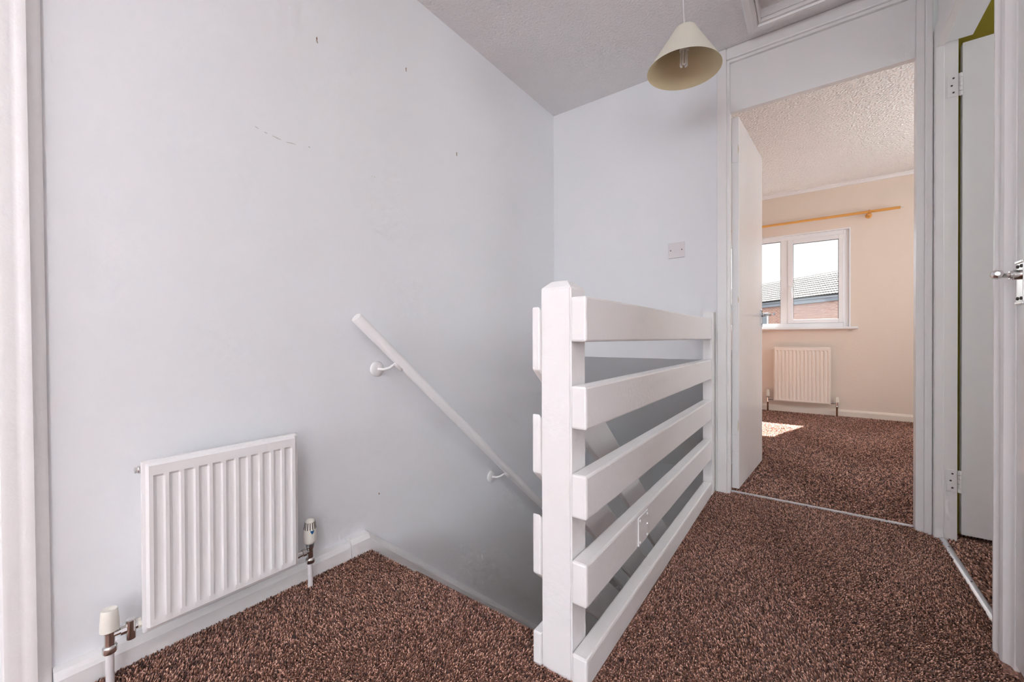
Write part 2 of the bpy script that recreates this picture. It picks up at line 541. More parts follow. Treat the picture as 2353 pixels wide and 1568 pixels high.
# ------------------------------------------------------------------ door furniture builders
def lever_set(parent, base, normal, along, plate_h, plate_w, length, m, reach=.05, facet=True):
    """plate at base on a face with outward normal; lever runs in direction 'along' (both world vectors); sub-parts of the plate"""
    nrm, al = Vector(normal).normalized(), Vector(along).normalized()
    up = Vector((0, 0, 1))
    base = Vector(base)
    side = al
    bm = bmesh.new()
    bm_box(bm, -plate_w/2, plate_w/2, 0, .004, -plate_h/2, plate_h/2, .0018)
    mtx = Matrix((
        (side.x, nrm.x, up.x, base.x), (side.y, nrm.y, up.y, base.y), (side.z, nrm.z, up.z, base.z), (0, 0, 0, 1)))
    bm_box(bm, -plate_w/2-.001, plate_w/2+.001, 0, .0065, plate_h/2-.006, plate_h/2+.001, .0015)
    bm_box(bm, -plate_w/2-.001, plate_w/2+.001, 0, .0065, -plate_h/2-.001, -plate_h/2+.006, .0015)
    bmesh.ops.transform(bm, matrix=mtx, verts=bm.verts)
    bmesh.ops.recalc_face_normals(bm, faces=bm.faces)
    pl = obj('handle_plate', bm, m, parent)
    for sz in (-1, 1):
        for sx in (-1, 1):
            bm = bmesh.new()
            bm_lathe(bm, [(.0042, 0), (.0042, .001), (.003, .0022), (0, .0026)], 12,
                     mtx @ rot_to((0, 1, 0), (sx*plate_w*.27, .004, sz*(plate_h/2-.013))))
            obj('screw', bm, DARKM, pl, smooth=40)
    bm = bmesh.new()
    zc = plate_h*.18
    bm_lathe(bm, [(.0115, 0), (.0115, .010), (.0095, .012), (.0095, .016), (0, .0165)], 20, mtx @ rot_to((0, 1, 0), (0, .004, zc)))
    p0 = mtx @ Vector((0, .014, zc))
    if facet:
        # neck straight out, then a faceted knob-ended lever
        pts = [mtx @ Vector(v) for v in ((0, .014, zc), (0, reach*.55, zc), (.010, reach*.86, zc-.002), (length*.35, reach*.98, zc-.003), (length*.55, reach*1.04, zc-.003), (length*.78, reach*1.15, zc-.003), (length*.92, reach*1.20, zc-.003), (length*.95, reach*1.205, zc-.003), (length, reach*1.22, zc-.003))]
        bm_tube(bm, pts, [.0068, .0062, .0062, .0066, .0075, .0115, .0098, .0045, .0042], 8)
    else:
        pts = [mtx @ Vector(v) for v in ((0, .01, zc), (0, reach*.8, zc), (.008, reach, zc), (length*.5, reach*1.02, zc+.002), (length, reach*.95, zc-.004))]
        bm_tube(bm, pts, [.008, .008, .0085, .008, .0075], 10)
    obj('lever', bm, m, pl, smooth=25)
    return pl

def hinge(parent, x, y, z, leaf_dir, m, h=.088):
    """butt hinge: leaf on a jamb facing -y, knuckle at x"""
    bm = bmesh.new()
    bm_box(bm, x-.030*leaf_dir, x, y-.0022, y+.001, z-h/2, z+h/2, .0006)
    o = obj('hinge', bm, m, parent)
    for i in range(5):
        bm = bmesh.new()
        bm_lathe(bm, [(.0052, 0), (.0052, h/5-.0016)], 14, Matrix.Translation((x+.0060*leaf_dir, y-.001, z-h/2+i*h/5)))
        obj('knuckle', bm, m, o, smooth=40)
    for k, dx in ((-1, .014), (0, .019), (1, .014)):
        bm = bmesh.new()
        bm_lathe(bm, [(.0034, 0), (.0034, .0008), (.0016, .0002)], 12, rot_to((0, -1, 0), (x-dx*leaf_dir, y-.0022, z+k*h*.32)))
        obj('screw', bm, DARKM, o)
    return o

# ------------------------------------------------------------------ open bedroom door
LA = math.atan2(3.11-2.454, -.269+.317)      # leaf direction
d1 = thing('door_1', 'white flush bedroom door standing open against the stairwell side', 'door', (XD0, 2.432, 0), LA, kind='structure')
# local: x along leaf, y to the left of it (hinge face towards -x world)
bm = bmesh.new()
bm_box(bm, .004, .665, -.034, 0, .010, 1.972, .0015)
leaf1 = obj('door_leaf', bm, DOORP, d1, local=True)
dirv = Vector((math.cos(LA), math.sin(LA), 0))
nrmR = Vector((math.sin(LA), -math.cos(LA), 0))
hb = Vector((XD0, 2.432, 0)) + dirv*.625 + nrmR*.034
lever_set(d1, (hb.x, hb.y, .935), nrmR, -dirv, .105, .038, .095, STEEL, .05, facet=False)
hb2 = Vector((XD0, 2.432, 0)) + dirv*.625
lever_set(d1, (hb2.x, hb2.y, .935), -nrmR, -dirv, .105, .038, .085, STEEL, .03, facet=False)
for z in (1.78, .25):
    bm = bmesh.new()
    bm_box(bm, -.0005, .0042, -.030, -.002, z-.045, z+.045, .0005)
    hh = obj('hinge', bm, DOORP, d1, local=True)
    bm = bmesh.new()
    for i in range(5):
        bm_lathe(bm, [(.005, 0), (.005, .0165)], 12, Matrix.Translation((.002, .0035, z-.045+i*.018)))
    obj('knuckle', bm, DOORP, hh, local=True, smooth=40)
# rubbed stains on the closing edge
for z, hgt in ((1.80, .030), (1.01, .018), (.34, .030)):
    bm = bmesh.new()
    n = 10
    pts = [(-.031 + .0035*math.cos(2*math.pi*i/n)*random.uniform(.6, 1.2), z + hgt*math.sin(2*math.pi*i/n)*random.uniform(.6, 1.2)) for i in range(n)]
    bm_prism(bm, pts, 'x', .0034, .0044)
    obj('stain', bm, STAIN, d1, local=True)

# ------------------------------------------------------------------ right-hand doorway (olive room) and its open door
fr2 = thing('trim_5', 'white door frame of the right-hand doorway to the olive room', 'door frame', (.43, 2.0, 0), kind='structure')
box('jamb', PAINT, .397, .4225, 2.338, 2.427, -.01, 2.06, fr2, .002)
box('jamb_rebate', PAINT, .4228, .463, 2.351, 2.427, -.01, 2.06, fr2, .001)
box('jamb', PAINT, .405, .4225, 1.585, 1.612, -.01, 2.06, fr2, .002)
box('jamb_rebate', PAINT, .4228, .50, 1.56, 1.598, -.01, 2.06, fr2, .001)
box('head_stop', PAINT, .397, .4225, 1.60, 2.3375, 1.972, 2.06, fr2, .002)
box('head', PAINT, .4228, .463, 1.60, 2.3505, 1.994, 2.06, fr2, .001)
box('over_panel', PAINT, .404, .4225, 1.60, 2.3375, 2.0605, HC, fr2, .001)
d2 = thing('door_2', 'grey-white flush door open into the olive room on the right', 'door', (.467, 2.388, 0), kind='structure')
box('door_leaf', DOORP, .4815, 1.165, 2.386, 2.421, .012, 1.985, d2, .0015)
for z in (1.808, .234):
    hinge(d2, .463, 2.3505, z, 1, PAINT)

# ------------------------------------------------------------------ moulded post between the two right-hand doors
bm = bmesh.new()
prof = [(1.604, .405), (1.604, .386), (1.598, .378), (1.585, .3765), (1.580, .383), (1.574, .3855), (1.566, .3815), (1.553, .3805), (1.546, .3835), (1.541, .392), (1.534, .3955), (1.523, .3965), (1.521, .405)]
prof = [(x, y) for y, x in prof]
bm_prism(bm, prof, 'z', -.01, 2.10)
struct(obj('trim_6', bm, PAINT, smooth=35), 'white moulded post between the two right-hand doors', 'architrave')
d3 = thing('door_3', 'white closed door at the right edge with a chrome lever handle', 'door', (.42, 1.15, 0), kind='structure')
box('door_leaf', DOORP, .3975, .435, .76, 1.5185, .010, 1.985, d3, .002)
lever_set(d3, (.3975, 1.490, .938), (-1, 0, 0), (0, -1, 0), .102, .040, .085, CHROME, .048)
box('jamb', PAINT, .397, .50, .725, .757, -.01, 2.06, d3, .002)

# ------------------------------------------------------------------ threshold strips
def strip(name, x0, x1, y0, y1, label):
    bm = bmesh.new()
    long_x = (x1-x0) > (y1-y0)
    n = 7
    pts = []
    ww = (y1-y0) if long_x else (x1-x0)
    for i in range(n):
        a = i/(n-1)
        pts.append(((y0 if long_x else x0)+a*ww, -.003+.0065*math.sin(math.pi*a)))
    pts += [((y1 if long_x else x1), -.006), ((y0 if long_x else x0), -.006)]
    bm_prism(bm, pts, 'x' if long_x else 'y', x0 if long_x else y0, x1 if long_x else y1)
    root = obj(name, bm, ALU, smooth=40)
    tag(root, label, 'threshold strip')
    for i in range(3):
        a = .12 + .38*i
        p = ((x0+(x1-x0)*a, (y0+y1)/2) if long_x else ((x0+x1)/2, y0+(y1-y0)*a))
        b2 = bmesh.new()
        bm_lathe(b2, [(.0032, 0), (.0032, .0006), (.0015, .0001)], 10, Matrix.Translation((p[0], p[1], .0034)))
        obj('screw', b2, DARKM, root)
strip('threshold_strip', XD0+.002, XD1-.002, 2.406, 2.426, 'thin silver carpet strip across the bedroom doorway')
strip('threshold_strip', .410, .432, 1.605, 2.335, 'silver carpet strip across the right-hand doorway')

# ------------------------------------------------------------------ balustrade around the stairwell
ba = thing('stair_balustrade', 'white painted timber balustrade with horizontal rails beside the stairwell', 'balustrade', (-.5, .89, 0))
bm = bmesh.new()
x0, x1, y0, y1 = -.5435, -.4595, .855, .932
def ring(i, z):
    return [bm.verts.new(p) for p in ((x0+i, y0+i, z), (x1-i, y0+i, z), (x1-i, y1-i, z), (x0+i, y1-i, z))]
rs = [ring(0, -.25), ring(0, .928), ring(.003, .934), ring(.020, .950), ring(.024, .9515)]
fs = [bm.faces.new(rs[0][::-1]), bm.faces.new(rs[-1])]
for a, b in zip(rs, rs[1:]):
    for i in range(4):
        fs.append(bm.faces.new((a[i], a[(i+1) % 4], b[(i+1) % 4], b[i])))
bmesh.ops.bevel(bm, geom=[e for e in bm.edges if abs(e.verts[0].co.z-e.verts[1].co.z) > .3], offset=.004, segments=3, affect='EDGES')
obj('newel_post', bm, PAINT_OLD, ba)
box('wall_post', PAINT, -.462, -.4165, 2.300, 2.3845, -.005, .945, ba, .003)
for zt, zb in ((.9079, .8013), (.6978, .5963), (.490, .387), (.2845, .183), (.0636, -.006)):
    bm = bmesh.new()
    bm_box(bm, -.4585, -.4182, .851, 2.292, zb, zt, .0055, 2)
    obj('rail', bm, PAINT_OLD, ba)
# sloping stair rails on the well side of the newel
for zt, zb in ((.889, .731), (.622, .474), (.372, .221)):
    bm = bmesh.new()
    L = 2.75
    bm_prism(bm, [(.851, zb), (.851, zt), (.851+L, zt+SLOPE*L), (.851+L, zb+SLOPE*L)], 'x', -.5675, -.5440, .0045, 2)
    obj('sloping_rail', bm, PAINT_OLD, ba)
box('newel_block', PAINT_OLD, -.5675, -.5440, .851, .932, -.02, .074, ba, .004)
# lower newel at the foot of the stairs
box('lower_newel', PAINT, -.5435, -.4595, 3.69, 3.77, -2.5, -1.40, ba, .004)
# small painted metal plate on the fourth rail
bm = bmesh.new()
bm_box(bm, -.4190, -.4152, 1.192, 1.277, .188, .272, .0012)
pl = obj('cover_plate', bm, RADW, ba)
for y, z in ((1.202, .197), (1.202, .262), (1.267, .197), (1.267, .262), (1.267, .231)):
    bm = bmesh.new()
    bm_lathe(bm, [(.0040, 0), (.0038, .0016), (.002, .0028), (0, .003)], 12, rot_to((1, 0, 0), (-.4152, y, z)))
    obj('screw', bm, RADW, pl, smooth=50)

# landing edge casing towards the stairwell
struct(boxes('trim_7', PAINT, [(-.462, -.4555, .93, 2.385, -.29, -.006)]), 'white painted edge board of the landing floor in the stairwell', 'edge board')

# ------------------------------------------------------------------ staircase
st = thing('staircase', 'brown carpeted staircase going down along the left wall', 'stairs', (-.95, 2.2, -2.5))
RISE, GO = 2.5/13, (2.5/13)/.88
for k in range(1, 13):
    ya = NOSE + GO*(k-1)
    z = -RISE*k
    bm = bmesh.new()
    bm_prism(bm, [(ya-.028, z-.03), (ya-.028, z-.20), (ya-.012, z-.20), (ya+GO+.004, z-.03-.02), (ya+GO+.012, z-.006), (ya+GO+.004, z), (ya-.012, z), (ya-.012, z+RISE-.03), (ya-.028, z+RISE-.03)], 'x', XW+.031, -.5445)
    obj('step', bm, BACKING, st)
bm = bmesh.new()
L = 2.75
bm_prism(bm, [(.935, -.24), (.935, .01), (.935+L, .01+SLOPE*L), (.935+L, -.24+SLOPE*L)], 'x', -.5438, -.512)
obj('outer_string', bm, PAINT, st)

# ------------------------------------------------------------------ wall handrail
hr = thing('handrail', 'white round handrail sloping down the left stair wall', 'handrail', (XW, 1.4, .4))
HR0 = Vector((-1.335, .853, .890))
HR1 = HR0 + Vector((0, 2.75, -2.75*.879))
bm = bmesh.new()
d = (HR1-HR0).normalized()
bm_tube(bm, [HR0, HR0+d*.003, HR1-d*.003, HR1], [.0185, .0205, .0205, .0185], 24)
obj('rail', bm, PAINT, hr, smooth=40)
for yb_, zb_ in ((.989, .690), (1.704, .060), (2.58, -.715), (3.30, -1.345)):
    bm = bmesh.new()
    bm_lathe(bm, [(.031, 0), (.031, .004), (.027, .008), (.012, .011), (0, .0115)], 26, rot_to((1, 0, 0), (XW, yb_, zb_)))
    br = obj('bracket_base', bm, PAINT, hr, smooth=45)
    tt = (yb_+.050-HR0.y)/(HR1.y-HR0.y)
    hp = HR0 + (HR1-HR0)*tt
    bm = bmesh.new()
    bm_tube(bm, [(XW+.008, yb_, zb_), (XW+.030, yb_+.010, zb_-.002), (XW+.048, yb_+.024, zb_+.004), (-1.342, yb_+.036, zb_+.018), (-1.337, yb_+.048, hp.z-.0175)], [.0058, .0056, .0055, .0055, .0055], 12)
    obj('bracket_arm', bm, PAINT, br, smooth=60)
    bm = bmesh.new()
    q = hp - Vector((0, 0, .0225)) - Vector((0, 0, .0045))
    bm_tube(bm, [q-d*.024, q-d*.018, q+d*.018, q+d*.024], [.004, .009, .009, .004], 10)
    obj('saddle', bm, PAINT, br, smooth=50)

# ------------------------------------------------------------------ radiators
def make_radiator(name, label, loc, rz, w, z0, z1, n, standoff, m, pipe_m, trv_side, valve_dy, full):
    """local frame: x along the front left to right, y into the wall, z up; front face at y=0"""
    r = thing(name, label, 'radiator', loc, rz)
    # pressed front panel with recessed flutes
    e = .011
    pitch = (w-.032)/n
    ys = [0, .006, e, ]
    for i in range(n):
        c = .016 + pitch*(i+.5)
        for q in (-.40, -.27, -.14, .10, .24, .36):
            ys.append(c+q*pitch)
    ys += [w-e, w-.006, w]
    zs = [z0, z0+.006, z0+e, z0+.027, z0+.041, (z0+z1)/2, z1-.041, z1-.035, z1-e, z1-.006, z1]
    bm = bmesh.new()
    def depth(x, z):
        if x in (ys[0], ys[-1]) or z in (zs[0], zs[-1]):
            return .010
        if x in (ys[1], ys[-2]) or z in (zs[1], zs[-2]):
            return .008
        if zs[4] <= z <= zs[6]:
            t = ((x-.016)/pitch) % 1 - .5
            i = (x-.016)/pitch
            if 0 <= i <= n:
                for q, dd in ((-.27, .0042), (-.14, .0060), (.10, .0060), (.24, .0042)):
                    if abs(t-q) < .03:
                        return dd
        return 0
    g = [[bm.verts.new((x, depth(x, z), z)) for x in ys] for z in zs]
    for a, b in zip(g, g[1:]):
        for i in range(len(ys)-1):
            bm.faces.new((a[i], a[i+1], b[i+1], b[i]))
    # rim and back sheet
    rim = [g[0][i] for i in range(len(ys))] + [g[j][-1] for j in range(1, len(zs))] + [g[-1][i] for i in range(len(ys)-2, -1, -1)] + [g[j][0] for j in range(len(zs)-2, 0, -1)]
    bk = [bm.verts.new((v.co.x, .020, v.co.z)) for v in rim]
    for i in range(len(rim)):
        bm.faces.new((rim[i], bk[i], bk[(i+1) % len(rim)], rim[(i+1) % len(rim)]))
    bm.faces.new(bk)
    bmesh.ops.recalc_face_normals(bm, faces=bm.faces)
    obj('panel', bm, m, r, local=True, smooth=24)
    for x in (.06, w-.06):
        box('wall_bracket', m, x-.015, x+.015, .0205, standoff-.001, z0+.06, z1-.06, r, .002, local=True)
    # top and bottom end fittings
    zc = z0+.018
    def fit(nm, x, d, zz, prof, mm, parent=r, seg=20):
        b = bmesh.new()
        bm_lathe(b, prof, seg, rot_to((d, 0, 0), (x, valve_dy, zz)))
        return obj(nm, b, mm, parent, local=True, smooth=40)
    fit('air_vent', .004, -1, z1-.022, [(.010, 0), (.010, .006), (.0075, .007), (.0075, .013), (0, .0135)], CHROME if full else PLAST, seg=6)
    fit('blanking_plug', w-.004, 1, z1-.022, [(.010, 0), (.010, .005), (.006, .008), (0, .008)], WPLAST, seg=8)
    def upright(nm, x, zz0, prof, mm, parent, seg=24):
        b = bmesh.new()
        bm_lathe(b, prof, seg, Matrix.Translation((x, valve_dy, zz0)))
        return obj(nm, b, mm, parent, local=True, smooth=35)
    def pipe(x):
        b = bmesh.new()
        bm_tube(b, [(x, valve_dy, -.005), (x, valve_dy, zc-.020)], .0078, 16)
        obj('pipe', b, pipe_m, r, local=True, smooth=50)
    def valve(x, d, kind):
        """valve at x; d = direction from valve to radiator"""
        pipe(x)
        body = upright('valve_body', x, zc-.040, [(.0125, 0), (.0135, .003), (.0135, .014), (.0115, .017), (.0095, .018), (.0095, .046), (.0115, .048), (.0115, .055)], CHROME, r, 20)
        b = bmesh.new()
        gap = abs(x - (w if d < 0 else 0))
        bm_lathe(b, [(.0075, 0), (.0075, gap*.30), (.0118, gap*.32), (.0118, gap*.52), (.009, gap*.55), (.009, gap*.72), (.0105, gap*.74), (.0105, gap-.0005)], 10, rot_to((d, 0, 0), (x, valve_dy, zc)))
        obj('union', b, CHROME, body, local=True, smooth=25)
        if kind == 'lock':
            upright('cap', x, zc+.013, [(.0175, 0), (.0170, .020), (.0150, .046), (.0135, .049), (.009, .0485), (.006, .047), (0, .047)], PLAST, body, 28)
            if full:
                b = bmesh.new()
                xx = x + d*gap*.66
                bm_lathe(b, [(.0095, 0), (.0098, .001), (.0098, .045), (.0085, .046), (.006, .0445), (0, .0445)], 20, Matrix.Translation((xx, valve_dy-.004, zc-.026)))
                obj('drain_barrel', b, CHROME, body, local=True, smooth=40)
                fit('bush', x+d*(gap-.006), d, zc, [(.0125, 0), (.0125, .006)], PLAST, body, 8)
        else:
            upright('collar', x, zc+.013, [(.0115, 0), (.0125, .002), (.0125, .010), (.0145, .012)], STEEL, body)
            hd = upright('thermostat_head', x, zc+.025, [(.0135, 0), (.0170, .003), (.0188, .010), (.0192, .032), (.0182, .046), (.0140, .070), (.0118, .076), (.006, .0785), (0, .079)], PLAST, r, 32)
            if full:
                for k in range(14):
                    a = 2*math.pi*(k+.5)/14
                    b = bmesh.new()
                    for rr, zz in ((.0187, .046), (.0143, .071)):
                        pass
                    p0 = Vector((x+.0179*math.cos(a), valve_dy+.0179*math.sin(a), zc+.025+.0475))
                    p1 = Vector((x+.0140*math.cos(a), valve_dy+.0140*math.sin(a), zc+.025+.0700))
                    bm_tube(b, [p0, p1], .0013, 6)
                    obj('vent_slot', b, SHADOWBLACK, hd, local=True)  # dark bars painted for the shade inside the slots
                # blue pointer mark facing the room
                am = -math.pi/2 - .12
                b = bmesh.new()
                vs = []
                for da, zz, rr in ((-.36, .0455, .0190), (0, .0455, .0190), (.36, .0455, .0190), (.16, .0375, .01985), (0, .0335, .0199), (-.16, .0375, .01985)):
                    a = am+da
                    vs.append(b.verts.new((x+rr*math.cos(a), valve_dy+rr*math.sin(a), zc+.025+zz)))
                b.faces.new(vs)
                bmesh.ops.solidify(b, geom=b.faces[:], thickness=.0012)
                obj('pointer_mark', b, BLUE, hd, local=True)
    gl, gr = .055, .050
    if trv_side == 'right':
        valve(-gl, 1, 'lock')
        valve(w+gr, -1, 'trv')
    else:
        valve(-gl, 1, 'trv')
        valve(w+gr, -1, 'lock')
    return r
make_radiator('radiator', 'small white panel radiator on the landing left wall', (-1.297, .2565, 0), math.pi/2, .370, .0967, .5132, 11, .108, RADW, WPLAST, 'right', .033, True)
make_radiator('radiator', 'cream radiator with brown pipes under the bedroom window', (-.347, 5.295, 0), 0, .497, .112, .706, 14, .084, RADC, COPPER, 'left', .030, False)

# ------------------------------------------------------------------ pendant lamp
LX, LY = -.420, 1.770
pd = thing('pendant_lamp', 'cream conical lampshade hanging on a white cord above the landing', 'pendant lamp', (LX, LY, HC))
bm = bmesh.new()
bm_lathe(bm, [(.036, 0), (.036, -.008), (.020, -.026), (.006, -.030), (0, -.030)], 28, Matrix.Translation((LX-.010, LY, HC)))
obj('ceiling_rose', bm, WPLAST, pd, smooth=40)
bm = bmesh.new()
bm_tube(bm, [(LX-.010, LY, HC-.028), (LX-.007, LY, 2.15), (LX-.002, LY, 2.055)], .0034, 10)
obj('cord', bm, WPLAST, pd, smooth=60)
tilt = Matrix.Translation((LX, LY, 2.07)) @ Matrix.Rotation(math.radians(2.5), 4, 'Y') @ Matrix.Translation((-LX, -LY, -2.07))
bm = bmesh.new()
mt = tilt @ Matrix.Translation((LX, LY, 0))
bm_lathe(bm, [(.036, 2.076), (.043, 2.072), (.046, 2.064), (.1415, 1.9105), (.1428, 1.909), (.1420, 1.9085)], 72, mt, cap=False)
sh = obj('shade', bm, SHADE, pd, smooth=40)
bm = bmesh.new()
bm_lathe(bm, [(.1420, 1.9085), (.1405, 1.9100), (.0447, 2.0635), (.0415, 2.0700), (.036, 2.0740), (.036, 2.076)], 72, mt, cap=False)
obj('lining', bm, SHADE_IN, sh, smooth=40)  # inside face of the shade, translucent tan painted on
bm = bmesh.new()
bm_lathe(bm, [(.0135, 2.0600), (.0365, 2.0610), (.0365, 2.0645), (.0135, 2.0635)], 24, mt, cap=False)
obj('shade_ring', bm, WPLAST, sh)
bm = bmesh.new()
bm_lathe(bm, [(.006, 2.070), (.012, 2.064), (.0165, 2.056), (.0165, 2.012), (.0145, 2.008)], 20, mt)
obj('lamp_holder', bm, WPLAST, pd, smooth=40)
bm = bmesh.new()
bm_lathe(bm, [(.012, 2.010), (.019, 2.004), (.019, 1.986), (.0165, 1.983)], 20, mt)
bulb = obj('bulb_base', bm, WPLAST, pd, smooth=40)
for k in range(3):
    a = math.pi/3*k*2 + .9
    ca, sa = math.cos(a)*.0105, math.sin(a)*.0105
    tx, ty = -math.sin(a)*.0052, math.cos(a)*.0052
    pts = [(ca-tx, sa-ty, 1.985), (ca-tx, sa-ty, 1.932)]
    for j in range(1, 6):
        t = math.pi*j/6
        pts.append((ca-tx*math.cos(t), sa-ty*math.cos(t), 1.932-.0052*math.sin(t)))
    pts += [(ca+tx, sa+ty, 1.932), (ca+tx, sa+ty, 1.985)]
    bm = bmesh.new()
    bm_tube(bm, [mt @ Vector(p) for p in pts], .0042, 10)
    obj('tube', bm, GLASSTUBE, bulb, smooth=60)

# ------------------------------------------------------------------ added unseen uplighter behind the viewer, bouncing fill off the ceiling
UX, UY = .35, -1.25
ul = thing('added_uplighter', 'unseen white uplighter added behind the viewer for ceiling-bounced fill', 'added fill lamp', (UX, UY, 0))
bm = bmesh.new()
bm_lathe(bm, [(.13, 0), (.13, .012), (.02, .03), (.012, .04)], 32, Matrix.Translation((UX, UY, 0)))
obj('base', bm, WPLAST, ul, smooth=40)
bm = bmesh.new()
bm_tube(bm, [(UX, UY, .03), (UX, UY, 1.62)], .011, 14)
obj('pole', bm, WPLAST, ul, smooth=50)
bm = bmesh.new()
bm_lathe(bm, [(.012, 1.61), (.05, 1.625), (.11, 1.67), (.15, 1.73), (.148, 1.73), (.108, 1.675), (.05, 1.632), (0, 1.628)], 36, Matrix.Translation((UX, UY, 0)))
obj('bowl', bm, WPLAST, ul, smooth=50)
ld = bpy.data.lights.new('added_fill_spot', 'SPOT')
ld.energy = FILL_UPLIGHT_W
ld.spot_size = math.radians(140)
ld.spot_blend = 1
ld.shadow_soft_size = .05
ld.color = (.86, .945, 1)
lo = bpy.data.objects.new('added_fill_spot', ld)
lo.location = (UX, UY, 1.76)
lo.rotation_euler = (math.pi, 0, 0)
C.objects.link(lo)

# ------------------------------------------------------------------ light switch
sw = thing('light_switch', 'square white rocker light switch on the far wall', 'light switch', (-.6125, YW, 1.30))
bm = bmesh.new()
bm_box(bm, -.656, -.570, YW-.009, YW, 1.257, 1.343, .0028)
obj('plate', bm, WPLAST, sw)
bm = bmesh.new()
bm_prism(bm, [(YW-.0085, 1.285), (YW-.0095, 1.285), (YW-.0125, 1.313), (YW-.0085, 1.313)], 'x', -.6235, -.6035, .0006)
obj('rocker', bm, WPLAST, sw)
for x in (-.6435, -.5835):
    bm = bmesh.new()
    bm_lathe(bm, [(.0032, 0), (.0032, .0008), (.0012, .0003)], 12, rot_to((0, -1, 0), (x, YW-.009, 1.300)))
    obj('screw', bm, DARKM, sw)

# ------------------------------------------------------------------ loft hatch
HX0, HX1, HY0, HY1 = -.256, .366, 1.555, 2.305
lh = thing('loft_hatch', 'white framed loft hatch in the landing ceiling by the bedroom door', 'loft hatch', (.055, 1.93, HC))
def hatch_bar(axis, a0, a1, c, sgn):
    """moulded bar; c outer edge coordinate, sgn direction inward"""
    bm = bmesh.new()
    prof = [(0, HC), (0, HC-.012), (.008, HC-.020), (.030, HC-.024), (.044, HC-.022), (.048, HC-.012), (.048, HC+.02), (.030, HC+.02), (.030, HC)]
    def P(u, z, a):
        return (a, c+sgn*u, z) if axis == 'x' else (c+sgn*u, a, z)
    A = [bm.verts.new(P(u, z, a0+u)) for u, z in prof]
    B = [bm.verts.new(P(u, z, a1-u)) for u, z in prof]
    k = len(prof)
    for i in range(k):
        bm.faces.new((A[i], B[i], B[(i+1) % k], A[(i+1) % k]))
    bm.faces.new(A)
    bm.faces.new(B[::-1])
    bmesh.ops.recalc_face_normals(bm, faces=bm.faces)
    return obj('moulding', bm, PAINT, lh)
hatch_bar('x', HX0, HX1, HY1, -1)
hatch_bar('x', HX0, HX1, HY0, 1)
hatch_bar('y', HY0, HY1, HX0, 1)
hatch_bar('y', HY0, HY1, HX1, -1)
for b in ((HX0+.049, HX1-.049, HY1-.062, HY1-.049, HC-.014, 2.345), (HX0+.049, HX1-.049, HY0+.049, HY0+.062, HC-.014, 2.345),
          (HX0+.049, HX0+.060, HY0+.062, HY1-.062, HC-.014, 2.345), (HX1-.060, HX1-.049, HY0+.062, HY1-.062, HC-.014, 2.345)):
    box('stop', PAINT, *b, lh, .002)
box('hatch_panel', CEIL, HX0+.052, HX1-.052, HY0+.052, HY1-.052, 2.346, 2.366, lh)

# ------------------------------------------------------------------ bedroom: window
WX0, WX1, WZ0, WZ1 = -1.02, .31, .916, 1.929
wn = thing('window_1', 'white plastic casement window in the cream bedroom wall', 'window', (-.35, YB, .9), kind='structure')
boxes('reveal_trim', UPVC, [(WX1-.012, WX1, YB-.006, YB+.05, WZ0, WZ1), (WX0, WX0+.012, YB-.006, YB+.05, WZ0, WZ1), (WX0+.012, WX1-.012, YB-.006, YB+.05, WZ1-.012, WZ1)], wn)
fy0, fy1 = YB+.018, YB+.080
boxes('frame', UPVC, [(WX1-.058, WX1-.012, fy0, fy1, WZ0, WZ1-.012), (WX0+.012, WX0+.058, fy0, fy1, WZ0, WZ1-.012), (WX0+.058, WX1-.058, fy0, fy1, WZ1-.058, WZ1-.012),
                      (WX0+.058, WX1-.058, fy0, fy1, WZ0, WZ0+.045)], wn, .003)
boxes('mullion', UPVC, [(-.287, -.222, fy0, fy1, WZ0+.045, WZ1-.058)], wn, .003)
sy0, sy1 = YB+.006, YB+.066
sa = boxes('sash', UPVC, [(-.221, -.172, sy0, sy1, .962, 1.872), (.215, .258, sy0, sy1, .962, 1.872), (-.172, .215, sy0, sy1, 1.828, 1.872), (-.172, .215, sy0, sy1, .962, 1.003)], wn, .004)
boxes('pane', GLASS, [(-.172, .215, YB+.040, YB+.044, 1.003, 1.828)], sa)
boxes('pane', GLASS, [(WX0+.058, -.287, YB+.050, YB+.054, WZ0+.045, WZ1-.058)], wn)
boxes('gasket', SHADOWBLACK, [(-.1722, -.1685, sy0+.010, sy0+.030, 1.003, 1.828), (.2115, .2152, sy0+.010, sy0+.030, 1.003, 1.828), (-.172, .215, sy0+.010, sy0+.030, 1.8255, 1.8285)], sa)
boxes('gasket', SHADOWBLACK, [(-.2905, -.287, fy0+.010, fy0+.030, WZ0+.045, WZ1-.058), (WX0+.058, -.287, fy0+.010, fy0+.030, WZ1-.061, WZ1-.058)], wn)
bm = bmesh.new()
bm_box(bm, -.205, -.185, sy0-.012, sy0, 1.30, 1.37, .003)
bm_tube(bm, [(-.195, sy0-.010, 1.345), (-.195, sy0-.034, 1.345), (-.193, sy0-.036, 1.325), (-.188, sy0-.030, 1.275), (-.186, sy0-.034, 1.235)], [.008, .008, .009, .009, .007], 10)
obj('handle', bm, UPVC, sa, smooth=50)
bm = bmesh.new()
bm_prism(bm, [(YB-.060, .892), (YB-.066, .900), (YB-.066, .910), (YB-.060, .916), (YB+.02, .9165), (YB+.02, .892)], 'x', WX0-.05, .365)
obj('sill', bm, UPVC, wn)
